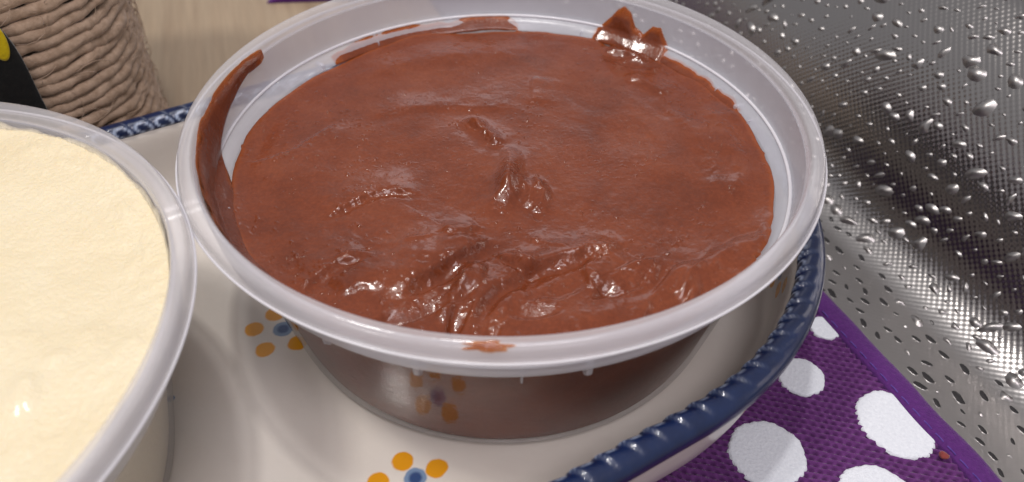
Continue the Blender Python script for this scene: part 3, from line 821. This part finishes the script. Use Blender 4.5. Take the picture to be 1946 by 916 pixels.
rings.append(np.stack([0.02 * np.cos(tt2), 0.02 * np.sin(tt2), np.full(nt2, 1.45)], -1))
o = mesh('vanilla_cream', np.concatenate(rings), grid_faces(nr2 + 14, nt2, False, True), M_cream)
o.location = (LX * S, LY * S, 0); o.scale = (1, 1, 1.024)
tag(o, 'smooth pale yellow cream filling the tub at the near left', 'cream')

def film_mat():
    m, nt, out = mat('frosty_cream_film')
    v = objco(nt)
    tr = N(nt, 'BsdfTransparent'); df = N(nt, 'BsdfDiffuse'); df.inputs[0].default_value = (0.78, 0.72, 0.60, 1)
    th_ = N(nt, 'Attribute', attribute_name='thin'); ms = N(nt, 'MixShader')
    nz = ramp(nt, tex_noise(nt, v, 420, 5, 0.7), [(0.3, (0.3,) * 3), (0.62, (0.9,) * 3)])
    L(nt, math_(nt, 'MULTIPLY', math_(nt, 'SUBTRACT', 1.0, th_.outputs['Fac']), nz), ms.inputs[0])
    L(nt, tr.outputs[0], ms.inputs[1]); L(nt, df.outputs[0], ms.inputs[2]); L(nt, ms.outputs[0], out.inputs['Surface'])
    return m
aa_ = np.linspace(-0.6, 2.6, 24)
fl = smear('wall_film', [(a, 37.6, 40.6 + 1.2 * float(noise(np.array(a * 6), np.array(2.0)))) for a in aa_], 14, 0.35, 5.0, parent=o, m_=film_mat(), rough=1.6, tmin=0.1)
# ------------------------------------------------------------------ jute-wrapped jar behind the dish
JA = math.radians(26.7); JR = 43.0          # squarish jar with rounded corners, one side towards the camera
JX, JY = -97 - 0.89 * 44 - 0.45 * 3.5, 66 - 0.45 * 44 + 0.89 * 3.5
def sq(a, r): return r / (np.abs(np.cos(a)) ** 3.2 + np.abs(np.sin(a)) ** 3.2) ** (1 / 3.2)
jar = empty('jute_jar', (JX, JY, TZ), JA); tag(jar, 'squarish jar wrapped in rows of rough brown jute twine behind the dish', 'jar')
a = np.linspace(0, 2 * PI, 96, endpoint=False); V = []
for q in a:
    for r, z in [(0.01, 0), (JR - 1.6, 0), (JR - 1.2, 1), (JR - 1.2, 112), (JR - 3, 114), (JR - 5, 112), (JR - 5, 6), (0.01, 6)]:
        R_ = float(sq(q, r)); V.append((R_ * math.cos(q), R_ * math.sin(q), z))
mesh('jar_wall', V, grid_faces(96, 8, True, False), M_core, jar)
TW = 2.5
for k in range(42):
    n = 320; a = np.linspace(0, 2 * PI, n, endpoint=False); m_ = 10
    z0 = 1.6 + k * TW
    V = []
    zc = z0 + 0.55 * fbm(np.cos(a) * 5 + k * 3.1, np.sin(a) * 5, k * 1.7, 3); rc = sq(a, JR) + 0.5 * fbm(np.cos(a) * 6, np.sin(a) * 6 + k * 2.3, k * 0.9 + 4, 3)
    tk = 1.40 * (1 + 0.26 * fbm(np.cos(a) * 12, np.sin(a) * 12, k * 2.1, 3))
    for i in range(n):
        for j in range(m_):
            b = 2 * PI * j / m_
            tw = 1 + 0.05 * math.cos(2 * (b - a[i] * JR / 3.5)) + 0.05 * random.uniform(-1, 1)
            r = rc[i] + tk[i] * tw * math.cos(b); z = zc[i] + tk[i] * tw * math.sin(b)
            V.append((r * math.cos(a[i]), r * math.sin(a[i]), z))
    mesh('twine', V, grid_faces(n, m_, True, True), M_jute, jar)
# loose fibres sticking out of the twine
sV, sF = [], []
for k in range(420):
    a = random.uniform(-2.6, 0.2); z = random.uniform(2, 100); ln = random.uniform(3, 9)
    t1 = random.gauss(0, 0.35); cur = random.uniform(-1.2, 1.2)
    base = len(sV); n = 6
    for i in range(n):
        f = i / (n - 1); aa = a + ln * f * math.cos(t1 + cur * f) / JR; zz = z + ln * f * math.sin(t1 + cur * f)
        rr = float(sq(aa, JR)) + 1.7 + 0.8 * math.sin(PI * f)
        for b in range(3):
            bb = 2 * PI * b / 3
            sV.append(((rr + .09 * math.cos(bb)) * math.cos(aa), (rr + .09 * math.cos(bb)) * math.sin(aa), zz + .09 * math.sin(bb)))
    for i in range(n - 1):
        for b in range(3):
            sF.append((base + i * 3 + b, base + i * 3 + (b + 1) % 3, base + (i + 1) * 3 + (b + 1) % 3, base + (i + 1) * 3 + b))
o = mesh('loose_fibres', sV, sF, M_jute, jar); o['kind'] = 'stuff'
# black felt shape with a yellow oval lying against the twine
LXV = np.array([math.cos(JA), math.sin(JA)]); LYV = np.array([-math.sin(JA), math.cos(JA)])
def face_hit(px, py, off_):                 # point of the front plane of the jar, in the jar's own x and z
    d = ((px - 973) / FPX) * R2 + (-(py - 458) / FPX) * U2 + FW
    o_ = CAM[:2] - np.array([JX, JY]); t = (-off_ - o_ @ LYV) / (d[:2] @ LYV); P = CAM + t * d
    return float((P[:2] - np.array([JX, JY])) @ LXV), float(P[2] - TZ)
def flat_patch(name, outline, off_, thick, m_, parent=None):
    o_ = np.array(outline); c = o_.mean(0); V = []; n = len(o_)
    layers = [(f, off_ + thick - (0.25 if f == 1.0 else 0)) for f in (0.02, 0.3, 0.6, 0.85, 1.0)] + [(1.0, off_), (0.02, off_)]
    for q in range(n):
        for f, yy in layers:
            p = c + (o_[q] - c) * f; V.append((p[0], -yy, p[1]))
    return mesh(name, V, grid_faces(n, len(layers), True, False), m_, parent)
RF = JR + 2.3
e1, e2, e3 = face_hit(2, 40, RF), face_hit(44, 105, RF), face_hit(80, 195, RF)
felt = empty('felt_patch', (JX, JY, TZ), JA); tag(felt, 'black felt shape with a yellow oval against the jute jar', 'felt patch')
edge_pts = smooth_poly([(e1[0] - 16, e1[1] + 13), (e1[0] - 7, e1[1] + 9), e1, e2, e3, (e3[0] + 1.5, max(0.5, e3[1] - 10)), (e3[0] - 6, 0.4), (e3[0] - 24, 0.4), (e3[0] - 34, 8), (e3[0] - 34, e3[1] + 18), (e1[0] - 24, e1[1] + 10)], 60)
flat_patch('felt_body', edge_pts, RF, 1.3, M_felt, felt)
y1 = face_hit(-6, 78, RF + 1.3); yr = face_hit(15, 80, RF + 1.3); yb = face_hit(-6, 118, RF + 1.3)
ry, rz = abs(yr[0] - y1[0]), abs(yb[1] - y1[1])
flat_patch('yellow_oval', [(y1[0] + ry * math.cos(a), y1[1] + rz * math.sin(a)) for a in np.linspace(0, 2 * PI, 40, endpoint=False)], RF + 1.3, 0.5, M_yellow, felt)

# ------------------------------------------------------------------ purple cloth further back
c0 = at(505, -8, TZ + 3)
V = []; nx_, ny_ = 40, 24
pf = fine([(0, 0), (0, 2.4), (1.2, 3.4), (30, 3.6), (60, 3.2)])
xs = np.linspace(c0[0], c0[0] + 120, nx_)
for i, x in enumerate(xs):
    for (dy, dz) in pf:
        V.append((x, c0[1] + 0.10 * (x - c0[0]) + dy, TZ + 0.1 + dz * min(1, (i + 0.3) / 2.0)))
o = mesh('folded_cloth', np.array(V) - np.array([c0[0], c0[1], TZ]), grid_faces(nx_, len(pf)), M_hem)
md = o.modifiers.new('thickness', 'SOLIDIFY'); md.thickness = 0.0012
o.location = (c0[0] * S, c0[1] * S, TZ * S)
tag(o, 'plain purple cloth edge lying on the wood table behind the tubs', 'cloth')
